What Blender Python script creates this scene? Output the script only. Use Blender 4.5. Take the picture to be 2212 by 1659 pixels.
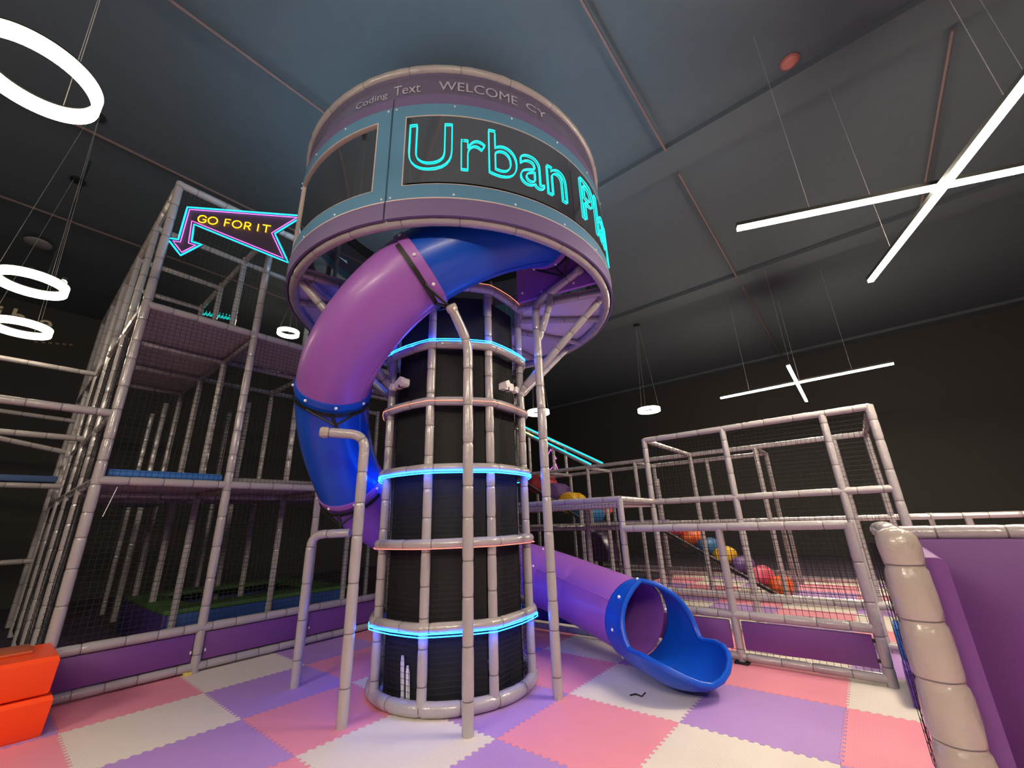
import bpy, bmesh, math, random
from mathutils import Vector, Matrix
random.seed(7)
PI = math.pi
sc = bpy.context.scene
col = sc.collection
for o in list(bpy.data.objects):
    bpy.data.objects.remove(o)

# ------------------------------------------------------------ camera, world, exposure
cam = bpy.data.cameras.new('camera')
cam.sensor_width = 36.0
cam.lens = 14.408
cam.clip_start = 0.02
cam.clip_end = 200
camo = bpy.data.objects.new('camera', cam)
col.objects.link(camo)
rx, ux, bx_ = (0.769208, 0.638097, -0.03394), (0.227571, -0.223924, 0.947665), (0.597102, -0.736676, -0.317456)
camo.matrix_world = Matrix(((rx[0], ux[0], bx_[0], 3.491315), (rx[1], ux[1], bx_[1], -1.735598),
                            (rx[2], ux[2], bx_[2], 1.515399), (0, 0, 0, 1)))
sc.camera = camo
world = bpy.data.worlds.new('hall_world')
sc.world = world
world.use_nodes = True
world.node_tree.nodes['Background'].inputs[0].default_value = (0.62, 0.50, 0.62, 1)
world.node_tree.nodes['Background'].inputs[1].default_value = 0.035
sc.view_settings.view_transform = 'Standard'
sc.view_settings.look = 'None'
sc.view_settings.gamma = 1.0
sc.view_settings.use_curve_mapping = False
sc.view_settings.exposure = 1.6
LAMP, RINGL = 64.0, 4.5      # radiance of the cross lamps and of the ring lamps
try:
    sc.cycles.use_denoising = True
    sc.cycles.adaptive_threshold = 0.025
    sc.cycles.max_bounces = 6
    sc.cycles.sample_clamp_indirect = 6.0
    sc.cycles.caustics_reflective = False
    sc.cycles.caustics_refractive = False
except Exception:
    pass

# ------------------------------------------------------------ materials
MATS = {}
def lin(c):
    return tuple(((v / 255) / 12.92 if v / 255 <= .04045 else ((v / 255 + .055) / 1.055) ** 2.4) for v in c)
def mat(name, rgb, rough=.5, metal=0., bump=None, coat=0., noise=0., emit=None, spec=.5):
    """procedural principled material; bump=(kind, scale, strength)"""
    if name in MATS:
        return MATS[name]
    m = bpy.data.materials.new(name)
    m.use_nodes = True
    nt = m.node_tree
    b = nt.nodes['Principled BSDF']
    b.inputs['Base Color'].default_value = (*rgb, 1)
    b.inputs['Roughness'].default_value = rough
    b.inputs['Metallic'].default_value = metal
    b.inputs['Specular IOR Level'].default_value = spec
    b.inputs['Coat Weight'].default_value = coat
    b.inputs['Coat Roughness'].default_value = .12
    tc = nt.nodes.new('ShaderNodeTexCoord')
    if noise:
        n = nt.nodes.new('ShaderNodeTexNoise'); n.inputs['Scale'].default_value = 6; n.inputs['Detail'].default_value = 5
        nt.links.new(tc.outputs['Object'], n.inputs['Vector'])
        mx = nt.nodes.new('ShaderNodeMix'); mx.data_type = 'RGBA'
        mx.inputs[6].default_value = (*[v * (1 - noise) for v in rgb], 1)
        mx.inputs[7].default_value = (*[min(1, v * (1 + noise)) for v in rgb], 1)
        nt.links.new(n.outputs['Fac'], mx.inputs[0]); nt.links.new(mx.outputs[2], b.inputs['Base Color'])
    if bump:
        kind, scale, st = bump
        if kind == 'noise':
            t = nt.nodes.new('ShaderNodeTexNoise'); t.inputs['Detail'].default_value = 3
            t.inputs['Scale'].default_value = scale; out = t.outputs['Fac']
            nt.links.new(tc.outputs['Object'], t.inputs['Vector'])
        elif kind == 'weave':
            mp = nt.nodes.new('ShaderNodeMapping'); mp.inputs['Rotation'].default_value = (0, 0, PI / 4)
            nt.links.new(tc.outputs['Object'], mp.inputs['Vector'])
            t = nt.nodes.new('ShaderNodeTexBrick'); t.inputs['Scale'].default_value = scale
            t.inputs['Mortar Size'].default_value = .03; t.inputs['Mortar Smooth'].default_value = .6
            t.inputs['Color1'].default_value = t.inputs['Color2'].default_value = (1, 1, 1, 1)
            t.inputs['Mortar'].default_value = (0, 0, 0, 1)
            nt.links.new(mp.outputs['Vector'], t.inputs['Vector']); out = t.outputs['Color']
        bp = nt.nodes.new('ShaderNodeBump'); bp.inputs['Strength'].default_value = st; bp.inputs['Distance'].default_value = .01
        nt.links.new(out, bp.inputs['Height']); nt.links.new(bp.outputs['Normal'], b.inputs['Normal'])
    if emit:
        b.inputs['Emission Color'].default_value = (*emit[0], 1)
        b.inputs['Emission Strength'].default_value = emit[1]
    MATS[name] = m
    return m
def glow(name, rgb, s):
    m = mat(name, (0.02, 0.02, 0.02), .4, emit=(rgb, s))
    return m

PAD = mat('grey_vinyl_padding', (.42, .385, .40), .22, bump=('noise', 34, .5), coat=.55, noise=.07)
PADL = mat('loose_grey_vinyl', (.46, .40, .36), .26, bump=('noise', 18, 1.0), coat=.5, noise=.06)
TIE = mat('dark_cable_tie', (.15, .135, .135), .5)  # dark cable ties round the padding
NET = mat('black_netting', (.012, .012, .013), .85)
BLACKP = mat('black_panel', (.007, .007, .008), .7, bump=('noise', 60, .1))
SBLUE = mat('blue_slide_plastic', (.004, .085, .60), .33, coat=.12, bump=('noise', 3, .02))
SPURP = mat('purple_slide_plastic', (.36, .125, .52), .36, coat=.12, bump=('noise', 3, .02))
TEAL = mat('teal_drum_panel', (.12, .29, .48), .42)
BANDP = mat('mauve_drum_band', (.19, .14, .30), .45)
CREAM = mat('cream_edge_trim', (.72, .60, .58), .4)
VIOLET = mat('violet_panel_vinyl', (.175, .055, .26), .48, bump=('noise', 90, .05))
VIOLETD = mat('violet_foam', (.13, .05, .40), .5)
BLUEF = mat('blue_foam', (.02, .16, .60), .5)
ORANGE = mat('orange_foam', (1.0, .075, .006), .42)
DECKW = mat('pale_deck_underside', (.70, .60, .66), .6, noise=.05)
DECKL = mat('lilac_deck_underside', (.60, .50, .54), .6, noise=.08)
WHITE = mat('white_plastic', (.80, .78, .78), .4)
BOLT = mat('white_bolt_cap', (.92, .90, .90), .3)
DARKM = mat('dark_steel', (.02, .02, .022), .45, metal=.3)
GREENT = mat('green_turf_vinyl', (.05, .13, .03), .6, noise=.15)
RED = mat('coral_red_foam', (.75, .08, .10), .55)
PINKF = mat('pink_foam', (.85, .12, .22), .55)
ORF = mat('orange_pad_foam', (.90, .14, .02), .55)
YELF = mat('yellow_foam', (.85, .48, .02), .55)
PURF = mat('purple_pad_foam', (.16, .07, .28), .55)
BLUP = mat('blue_pad_foam', (.04, .18, .42), .55)
T_P = mat('pink_foam_tile', (.90, .32, .42), .62, bump=('weave', 22, .6), noise=.03)
T_L = mat('lavender_foam_tile', (.50, .29, .68), .62, bump=('weave', 22, .6), noise=.03)
T_W = mat('cream_foam_tile', (.86, .78, .70), .62, bump=('weave', 22, .7), noise=.03)
CEIL = mat('dark_ceiling_paint', (.085, .105, .125), .9, noise=.08)
WALLM = mat('black_wall_paint', (.042, .038, .036), .8, noise=.12)
PIPE = mat('dusty_red_pipe', (.17, .115, .12), .6)
WARM = (1.0, .86, .66)
LAMPM = glow('warm_lamp_diffuser', WARM, LAMP)
RINGM = glow('warm_ring_diffuser', (1.0, .84, .58), RINGL)
LEDB = glow('blue_led_strip', (.004, .11, 1.0), 12.0)
LEDR = glow('red_led_strip', (1.0, .26, .16), .55)
LEDC = glow('cyan_led_bar', (.01, .62, .80), 1.0)
LEDY = glow('yellow_green_led', (.62, .80, .30), .6)
NEONC = glow('turquoise_neon', (.004, .72, .66), .62)
NEONB = glow('sky_blue_neon', (.003, .62, .95), .75)
NEONP = glow('pink_neon', (1.0, .16, .85), .6)
NEONY = glow('amber_neon', (1.0, .52, .01), .62)
# tinted window: clear part plus a mirror-like Fresnel part
def glass(name, tint):
    m = bpy.data.materials.new(name); m.use_nodes = True; nt = m.node_tree
    for n in list(nt.nodes):
        nt.nodes.remove(n)
    out = nt.nodes.new('ShaderNodeOutputMaterial'); tr = nt.nodes.new('ShaderNodeBsdfTransparent')
    gl = nt.nodes.new('ShaderNodeBsdfGlossy'); mx = nt.nodes.new('ShaderNodeMixShader'); fr = nt.nodes.new('ShaderNodeFresnel')
    tr.inputs[0].default_value = (*tint, 1); gl.inputs['Roughness'].default_value = .08; fr.inputs[0].default_value = 1.45
    nt.links.new(fr.outputs[0], mx.inputs[0]); nt.links.new(tr.outputs[0], mx.inputs[1]); nt.links.new(gl.outputs[0], mx.inputs[2])
    nt.links.new(mx.outputs[0], out.inputs[0])
    return m
SMOKE = glass('smoked_acrylic', (.55, .58, .58))
# printed gauze of the drum's upper band: half see-through weave
def gauze():
    m = bpy.data.materials.new('printed_gauze'); m.use_nodes = True; nt = m.node_tree
    b = nt.nodes['Principled BSDF']; b.inputs['Base Color'].default_value = (.20, .17, .30, 1); b.inputs['Roughness'].default_value = .7
    b.inputs['Alpha'].default_value = .55
    return m
GAUZE = gauze()
PRINT = mat('pale_banner_print', (.50, .46, .58), .7)

# ------------------------------------------------------------ mesh building
class MB:
    def __init__(s):
        s.v = []; s.f = []; s.m = []
    def add(s, vs, fs, mi=0):
        o = len(s.v); s.v += [tuple(p) for p in vs]
        s.f += [tuple(i + o for i in f) for f in fs]; s.m += [mi] * len(fs)
        return s
    def box(s, a, b, mi=0, bev=0.):
        x0, y0, z0 = a; x1, y1, z1 = b
        if not bev:
            return s.add([(x0, y0, z0), (x1, y0, z0), (x1, y1, z0), (x0, y1, z0), (x0, y0, z1), (x1, y0, z1), (x1, y1, z1), (x0, y1, z1)],
                         [(0, 3, 2, 1), (4, 5, 6, 7), (0, 1, 5, 4), (1, 2, 6, 5), (2, 3, 7, 6), (3, 0, 4, 7)], mi)
        bm = bmesh.new(); bmesh.ops.create_cube(bm, size=1)
        for v in bm.verts:
            v.co = Vector(((x0 + x1) / 2 + v.co.x * (x1 - x0), (y0 + y1) / 2 + v.co.y * (y1 - y0), (z0 + z1) / 2 + v.co.z * (z1 - z0)))
        bmesh.ops.bevel(bm, geom=list(bm.edges), offset=bev, segments=2, affect='EDGES', profile=.5)
        bm.verts.index_update()
        s.add([v.co[:] for v in bm.verts], [[v.index for v in f.verts] for f in bm.faces], mi); bm.free()
        return s
    def rings(s, rings, mi=None, cap=True, closed=False):
        """loft through rings of equal length; mi: list of material index per span"""
        o = len(s.v); n = len(rings[0]); k = len(rings)
        for r in rings:
            s.v += [tuple(p) for p in r]
        for i in range(k if closed else k - 1):
            a = o + i * n; b = o + ((i + 1) % k) * n
            for j in range(n):
                s.f.append((a + j, a + (j + 1) % n, b + (j + 1) % n, b + j)); s.m.append(mi[i] if mi else 0)
        if cap and not closed:
            s.f.append(tuple(o + j for j in reversed(range(n)))); s.m.append(0)
            s.f.append(tuple(o + (k - 1) * n + j for j in range(n))); s.m.append(0)
        return s
    def sphere(s, c, r, n=8, mi=0, sc3=(1, 1, 1)):
        rows = n // 2 + 1; vs = []; fs = []
        for i in range(rows):
            t = PI * i / (rows - 1)
            for j in range(n):
                p = 2 * PI * j / n
                vs.append((c[0] + r * sc3[0] * math.sin(t) * math.cos(p), c[1] + r * sc3[1] * math.sin(t) * math.sin(p), c[2] + r * sc3[2] * math.cos(t)))
        for i in range(rows - 1):
            for j in range(n):
                fs.append((i * n + j, (i + 1) * n + j, (i + 1) * n + (j + 1) % n, i * n + (j + 1) % n))
        return s.add(vs, fs, mi)
def frames(path, closed=False):
    n = len(path); P = [Vector(p) for p in path]; T = []
    for i in range(n):
        if closed:
            t = P[(i + 1) % n] - P[i - 1]
        else:
            t = P[min(i + 1, n - 1)] - P[max(i - 1, 0)]
        T.append(t.normalized() if t.length > 1e-9 else Vector((0, 0, 1)))
    a = Vector((0, 0, 1)) if abs(T[0].z) < .9 else Vector((1, 0, 0))
    N = (a - T[0] * a.dot(T[0])).normalized(); out = []
    for i in range(n):
        N = N - T[i] * N.dot(T[i])
        N = N.normalized() if N.length > 1e-6 else T[i].orthogonal().normalized()
        out.append((P[i], T[i], N, T[i].cross(N)))
    return out
def tube_rings(path, r, n=8, closed=False, flat=1.0):
    rs = r if isinstance(r, (list, tuple)) else [r] * len(path)
    return [[p + (N * math.cos(2 * PI * j / n) * flat + B * math.sin(2 * PI * j / n)) * q for j in range(n)]
            for (p, t, N, B), q in zip(frames(path, closed), rs)]
def bend(points, rad=.12, seg=5):
    """polyline with rounded corners"""
    P = [Vector(p) for p in points]; out = [P[0]]
    for i in range(1, len(P) - 1):
        a = (P[i - 1] - P[i]); b = (P[i + 1] - P[i]); r = min(rad, a.length * .45, b.length * .45)
        p0 = P[i] + a.normalized() * r; p1 = P[i] + b.normalized() * r
        for k in range(seg + 1):
            t = k / seg
            out.append(p0 * (1 - t) ** 2 + P[i] * 2 * t * (1 - t) + p1 * t * t)
    out.append(P[-1])
    return out
def along(path, s, cum):
    for i in range(len(path) - 1):
        if s <= cum[i + 1] or i == len(path) - 2:
            d = cum[i + 1] - cum[i]
            return path[i].lerp(path[i + 1], 0 if d < 1e-9 else (s - cum[i]) / d)
def padded(path, r=.05, n=10, tie=.30, mb=None, loose=.03):
    """foam-padded pipe: vinyl sleeve pinched by cable ties"""
    path = [Vector(p) for p in path]; cum = [0]
    for i in range(len(path) - 1):
        cum.append(cum[-1] + (path[i + 1] - path[i]).length)
    L = cum[-1]; st = [(0, .97, 0), (L, .97, 0)]
    if len(path) > 2:
        st += [(c, 1, 0) for c in cum[1:-1]]
    s = tie * random.uniform(.3, .9)
    while s < L - .03:
        w = 1 + random.uniform(-loose, loose)
        for d, q in ((-.035, 1.0), (-.008, .95)):
            if s + d > .004: st.append((s + d, q, 0))
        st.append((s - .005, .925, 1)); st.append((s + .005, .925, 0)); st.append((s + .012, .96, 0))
        if s + .045 < L: st.append((s + .045, w, 0))
        s += tie * random.uniform(.75, 1.2)
    st.sort(key=lambda q: q[0])
    pts = [along(path, q[0], cum) for q in st]
    keep = [0] + [i for i in range(1, len(pts)) if (pts[i] - pts[i - 1]).length > 1e-5]
    pts = [pts[i] for i in keep]; st = [st[i] for i in keep]
    mb = mb or MB()
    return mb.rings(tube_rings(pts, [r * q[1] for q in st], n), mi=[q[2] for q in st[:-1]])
def arc(cx, cy, z, r, a0, a1, n):
    return [Vector((cx + r * math.cos(math.radians(a0 + (a1 - a0) * i / n)), cy + r * math.sin(math.radians(a0 + (a1 - a0) * i / n)), z)) for i in range(n + 1)]

def obj(name, mb, mats, parent=None, smooth=True, angle=40):
    me = bpy.data.meshes.new(name)
    me.from_pydata(mb.v, [], mb.f)
    mats = mats if isinstance(mats, (list, tuple)) else [mats]
    for m in mats:
        me.materials.append(m)
    if len(mats) > 1:
        me.polygons.foreach_set('material_index', [min(i, len(mats) - 1) for i in mb.m])
    if smooth:
        me.polygons.foreach_set('use_smooth', [True] * len(me.polygons))
        me.set_sharp_from_angle(angle=math.radians(angle))
    me.update()
    o = bpy.data.objects.new(name, me)
    col.objects.link(o)
    if parent is not None:
        adopt(o, parent)
    return o
def adopt(o, parent):
    o.parent = parent
    o.matrix_parent_inverse = Matrix.Translation(-parent.location)
def thing(name, label, cat, loc=(0, 0, 0), group=None):
    o = bpy.data.objects.new(name, None); col.objects.link(o)
    o.location = loc; o.empty_display_size = .1
    return tag(o, label, cat, group)
def tag(o, label, cat, group=None):
    o['label'] = label; o['category'] = cat
    if group: o['group'] = group
    return o
def stuff(o):
    o['kind'] = 'stuff'; return o
def struct(o):
    o['kind'] = 'structure'; return o
def copy_thing(root, delta, label, rz=0):
    r = root.copy(); col.objects.link(r); r.location = root.location + Vector(delta); r.rotation_euler.z += rz
    r['label'] = label
    for ch in list(root.children):
        c = ch.copy(); col.objects.link(c); c.parent = r; c.matrix_parent_inverse = ch.matrix_parent_inverse
        for g in ch.children:
            d = g.copy(); col.objects.link(d); d.parent = c; d.matrix_parent_inverse = g.matrix_parent_inverse
    return r
KNOB = MB().sphere((0, 0, 0), 1.0, 8)
_knob = []
def knob(name, p, r, parent):
    if not _knob:
        me = bpy.data.meshes.new('knob'); me.from_pydata(KNOB.v, [], KNOB.f); me.materials.append(BOLT)
        me.polygons.foreach_set('use_smooth', [True] * len(me.polygons)); _knob.append(me)
    o = bpy.data.objects.new(name, _knob[0]); col.objects.link(o); adopt(o, parent)
    o.location = p; o.scale = (r, r, r)
    return o
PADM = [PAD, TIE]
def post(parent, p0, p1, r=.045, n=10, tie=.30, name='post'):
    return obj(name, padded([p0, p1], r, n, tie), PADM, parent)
def rail(parent, p0, p1, r=.044, n=10, tie=.30):
    return obj('rail', padded([p0, p1], r, n, tie), PADM, parent)
def net(parent, o, u, v, lu, lv, cell=.05, th=.0016, sag=.006):
    """knotted square netting of thin cords"""
    o = Vector(o); u = Vector(u).normalized(); v = Vector(v).normalized(); w = u.cross(v); mb = MB()
    nu = max(1, round(lu / cell)); nv = max(1, round(lv / cell))
    def cord(a, b, L):
        k = max(1, round(L / .45)); d = (b - a).normalized(); s = w.cross(d)
        pts = [a.lerp(b, i / k) + (s * random.uniform(-sag, sag) + w * random.uniform(-sag, sag)) * (0 < i < k) for i in range(k + 1)]
        mb.rings([[p + (s * math.cos(t) + w * math.sin(t)) * th for t in (0, 2.094, 4.189)] for p in pts], cap=False)
    for i in range(nu + 1):
        a = o + u * (lu * i / nu); cord(a, a + v * lv, lv)
    for j in range(nv + 1):
        a = o + v * (lv * j / nv); cord(a, a + u * lu, lu)
    return stuff(obj('net', mb, NET, parent, smooth=False))

def text_mesh(body, size, fill=True, space=1.0, off=0.0):
    cu = bpy.data.curves.new('lettering', 'FONT'); cu.body = body; cu.size = size; cu.space_character = space
    cu.fill_mode = 'FRONT' if fill else 'NONE'; cu.resolution_u = 6; cu.offset = off
    o = bpy.data.objects.new('lettering', cu); col.objects.link(o)
    dg = bpy.context.evaluated_depsgraph_get(); dg.update()
    me = bpy.data.meshes.new_from_object(o.evaluated_get(dg))
    vs = [v.co.copy() for v in me.vertices]; fs = [tuple(p.vertices) for p in me.polygons]; es = [tuple(e.vertices) for e in me.edges]
    bpy.data.objects.remove(o); bpy.data.curves.remove(cu); bpy.data.meshes.remove(me)
    return vs, fs, es
def loops(vs, es):
    nb = {}
    for a, b in es:
        nb.setdefault(a, []).append(b); nb.setdefault(b, []).append(a)
    seen = set(); out = []
    for s in nb:
        if s in seen: continue
        lp = [s]; seen.add(s); c = s
        while True:
            nx = [k for k in nb[c] if k not in seen]
            if not nx: break
            c = nx[0]; seen.add(c); lp.append(c)
        out.append([vs[i] for i in lp])
    return out
def densify(pts, d, closed=True):
    out = []; n = len(pts)
    for i in range(n if closed else n - 1):
        a, b = pts[i], pts[(i + 1) % n]; k = max(1, math.ceil((b - a).length / d))
        out += [a.lerp(b, t / k) for t in range(k)]
    if not closed: out.append(pts[-1])
    return out

# ------------------------------------------------------------ room shell
floor = obj('floor', MB().box((-13, -9, -.30), (12, 18, -.026)), mat('floor_underlay', (.05, .035, .06), .8), smooth=False)
struct(floor)
ceiling = struct(obj('ceiling', MB().box((-13, -9, 7.5), (12, 18, 7.7)), CEIL, smooth=False))
struct(obj('wall_left', MB().box((-13, -9, -.3), (-12.5, 18, 7.5)), WALLM, smooth=False))
struct(obj('wall_back', MB().box((-12.5, 17.5, -.3), (12, 18, 7.5)), WALLM, smooth=False))
struct(obj('wall_right', MB().box((11.5, -9, -.3), (12, 17.5, 7.5)), WALLM, smooth=False))
BEAM = mat('dark_beam_paint', (.088, .105, .122), .9)
struct(obj('trim_1', MB().box((-12.5, 4.15, 7.40), (11.5, 4.75, 7.5)), BEAM, smooth=False))
struct(obj('trim_2', MB().box((-12.5, 9.3, 7.40), (11.5, 9.9, 7.5)), BEAM, smooth=False))
struct(obj('trim_3', MB().box((-12.5, 16.9, 7.40), (11.5, 17.5, 7.5)), BEAM, smooth=False))

# interlocking foam tiles: one mesh, tabs on the +x/+y sides mate with the slots of the next tile
def tile_mesh():
    ol = []
    N = 27; t = .012; w = .90 / N
    def e():
        pts = []
        for k in range(N):
            a = .05 + k * w; s = 1 if k % 2 == 0 else -1
            pts += [(a + w * .16, 0), (a + w * .03, s * t), (a + w * .97, s * t), (a + w * .84, 0)]
        return pts
    E_ = e()
    ol = [(0, 0)] + [(s, d) for s, d in E_] + [(1, 0)] + [(1 + d, s) for s, d in E_] + [(1, 1)] \
        + [(s, 1 + d) for s, d in reversed(E_)] + [(0, 1)] + [(d, s) for s, d in reversed(E_)]
    k = .9975
    ol = [((x - .5) * k + .5, (y - .5) * k + .5) for x, y in ol]
    n = len(ol); mb = MB()
    mb.add([(x, y, 0) for x, y in ol] + [(x, y, -.024) for x, y in ol],
           [tuple(range(n))] + [(i, n + i, n + (i + 1) % n, (i + 1) % n) for i in range(n)])
    me = bpy.data.meshes.new('floor_tile'); me.from_pydata(mb.v, [], mb.f)
    bm = bmesh.new(); bm.from_mesh(me); bmesh.ops.triangulate(bm, faces=[f for f in bm.faces if len(f.verts) > 4]); bm.to_mesh(me); bm.free()
    me.materials.append(T_W); me.update()
    return me
TM = tile_mesh()
first = True
for i in range(-2, 11):
    for j in range(-4, 7):
        x, y = j, i
        if j == -4 or (j < -1 and i > 4): continue
        if i > 4 and j < -2: continue
        o = bpy.data.objects.new('tile', TM); col.objects.link(o)
        o.location = (x, y, 0); o.parent = floor
        c = (T_W, T_L, T_P)[(i + j) % 3]
        o.material_slots[0].link = 'OBJECT'; o.material_slots[0].material = c

# ceiling services
def pipe(name, x, y0, y1, label, r=.024):
    mb = MB().rings(tube_rings([(x, y0, 7.36), (x, y1, 7.36)], r, 10))
    return tag(obj(name, mb, PIPE), label, 'pipe', 'ceiling pipes')
pipe('ceiling_pipe', 2.25, -4, 4.14, 'dusty red ceiling pipe passing beside the round drum, nearer the camera')
pipe('ceiling_pipe', 2.25, 4.78, 9.28, 'dusty red ceiling pipe above the left arm of the large cross lamp')
pipe('ceiling_pipe', 2.25, 9.92, 16.8, 'thin far ceiling pipe running down towards the small cross lamp', .022)
pipe('ceiling_pipe', 5.76, 4.8, 9.2, 'faint ceiling pipe behind the centre of the large cross lamp')
pipe('ceiling_pipe', -1.37, -5, 4.1, 'dusty ceiling pipe running behind the drum from the upper left lamp')
pipe('ceiling_pipe', -4.3, -4, 4.1, 'dim ceiling pipe behind the large ring lamp')
pipe('ceiling_pipe', -7.2, -5, 4.1, 'dim thin ceiling pipe above the sign with the amber words', .022)
d = thing('ceiling_disc', 'small round coral disc mounted on the dark ceiling', 'detector', (4.08, 4.92 - .95, 7.44))
obj('cover', MB().rings([[(4.08 + r * math.cos(2 * PI * k / 20), 3.97 + r * math.sin(2 * PI * k / 20), z) for k in range(20)] for r, z in ((.10, 7.5), (.10, 7.47), (.07, 7.45), (.04, 7.44))]), mat('coral_disc', (.45, .14, .12), .5), d)
obj('rim', MB().rings([[(4.08 + r * math.cos(2 * PI * k / 20), 3.97 + r * math.sin(2 * PI * k / 20), z) for k in range(20)] for r, z in ((.12, 7.5), (.12, 7.485), (.10, 7.48))]), mat('coral_disc_rim', (.30, .10, .09), .5), d)

# ------------------------------------------------------------ lamps
WIRE = mat('lamp_wire', (.35, .33, .32), .4)
LBODY = mat('lamp_body_black', (.02, .02, .02), .4)
def ring_lamp(c, R, label, top=7.5, h=.105):
    x, y, z = c
    t = thing('ring_pendant_lamp', label, 'lamp', c, 'warm white pendant lamps')
    n = 56
    def rg(r0, r1, z0, z1):
        return MB().rings([[(x + r * math.cos(a), y + r * math.sin(a), zz) for r, zz in ((r0, z0), (r1, z0), (r1, z1), (r0, z1))]
                           for a in [2 * PI * k / n for k in range(n)]], closed=True)
    obj('diffuser', rg(R - .045, R, z - h / 2, z + h / 2), RINGM, t)
    obj('housing', rg(R - .048, R + .002, z + h / 2, z + h / 2 + .012), LBODY, t)
    cz = top - .02
    for k in range(3):
        a = 2 * PI * k / 3 + .6
        obj('suspension_wire', MB().rings(tube_rings([(x + (R - .02) * math.cos(a), y + (R - .02) * math.sin(a), z + h / 2), (x + .05 * math.cos(a), y + .05 * math.sin(a), cz)], .0025, 5)), WIRE, t)
    obj('ceiling_canopy', MB().rings([[(x + r * math.cos(2 * PI * k / 16), y + r * math.sin(2 * PI * k / 16), zz) for k in range(16)] for r, zz in ((.10, top), (.10, top - .03), (.07, top - .04))]), LBODY, t)
    return t
LZ = 4.6
ring_lamp((-.31, -2.23, LZ), .33, 'large glowing ring lamp at the upper left, nearest of the ring lamps')
ring_lamp((-4.06, -2.08, LZ), .33, 'glowing ring lamp hanging just above the wall lettering')
ring_lamp((-5.92, -2.10, LZ), .33, 'glowing ring lamp hanging across the wall lettering')
ring_lamp((-.96, 10.37, LZ), .33, 'small far ring lamp hanging left of the small cross lamp')
ring_lamp((-3.48, 8.08, LZ), .33, 'small far ring lamp half hidden by the support post right of the tower')
ring_lamp((-7.58, 2.30, 6.6), .27, 'small far ring lamp glowing behind the upper deck rail, left of the purple slide')
ring_lamp((1.42, -2.02, LZ), .33, 'ring lamp at the very top edge, only its glow showing')
ring_lamp((7.2, .2, LZ), .33, 'unseen ring lamp added past the violet partition to brighten the floor')  # added fill lamp out of view, lifts the floor brightness
def cross_lamp(c, d1, d2, label, top=7.5, w=.030):
    x, y, z = c
    t = thing('cross_pendant_lamp', label, 'lamp', c, 'warm white cross lamps')
    for a, L, dz in ((d1[0], d1[1], .045), (d2[0], d2[1], -.045)):
        u = Vector((math.cos(math.radians(a)), math.sin(math.radians(a)), 0)); v = Vector((-u.y, u.x, 0)); o = Vector((x, y, z + dz))
        def bar(hw, z0, z1, e=0):
            return MB().rings([[o + u * s * (L + e) + v * b * hw + Vector((0, 0, zz)) for b, zz in ((-1, z0), (1, z0), (1, z1), (-1, z1))] for s in (-1, 1)])
        obj('light_bar', bar(w, -.035, .0), LAMPM, t, smooth=False)
        obj('housing', bar(w + .002, .0, .045, .004), LBODY, t, smooth=False)
        for s in (-.6, .6):
            p = o + u * s * L + Vector((0, 0, .045))
            obj('suspension_wire', MB().rings(tube_rings([p, (p.x, p.y, top)], .003, 5)), WIRE, t)
    return t
cross_lamp((4.78, 3.705, LZ), (22.3, 1.84), (107.4, 1.76), 'large glowing cross lamp at the upper right')
cross_lamp((2.86, 10.65, LZ), (-1.8, 1.85), (90.4, 1.98), 'small distant cross lamp above the climbing frame')
cross_lamp((5.6, -3.6, LZ), (22.3, 1.84), (107.4, 1.76), 'unseen cross lamp added behind the viewer to brighten the floor')  # added out of view as fill light for the floor
cross_lamp((1.2, -6.6, LZ), (22.3, 1.84), (107.4, 1.76), 'unseen cross lamp added far behind the viewer to brighten the floor')  # second added fill lamp, also out of view
t = thing('twin_spotlight', 'pair of small bright spot bulbs on a hanging stem above a ring lamp', 'lamp', (-4.65, -2.0, 5.0))
obj('stem', MB().rings(tube_rings([(-4.65, -2.0, 5.02), (-4.65, -2.0, 7.1)], .012, 6)), LBODY, t)
obj('crossbar', MB().rings(tube_rings([(-4.65, -2.15, 5.0), (-4.67, -1.85, 5.0)], .012, 6)), LBODY, t)
for p in ((-4.65, -2.16, 4.99), (-4.67, -1.84, 4.99)):
    b = obj('bulb', MB().sphere(p, .045, 10), RINGM, t)
    obj('socket', MB().rings(tube_rings([(p[0], p[1], p[2] + .04), (p[0], p[1], p[2] + .08)], .03, 8)), LBODY, b)
t = thing('ceiling_speaker', 'flat grey disc hanging below the dark ceiling at the left', 'speaker', (-8.5, -2.4, 7.3))
obj('disc', MB().rings([[(-8.5 + r * math.cos(2 * PI * k / 20), -2.4 + r * math.sin(2 * PI * k / 20), z) for k in range(20)] for r, z in ((.17, 7.36), (.2, 7.34), (.2, 7.31), (.16, 7.29))]), mat('grey_disc', (.28, .28, .30), .4), t)
obj('hanger', MB().rings(tube_rings([(-8.5, -2.4, 7.35), (-8.5, -2.4, 7.5)], .015, 6)), LBODY, t)

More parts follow.
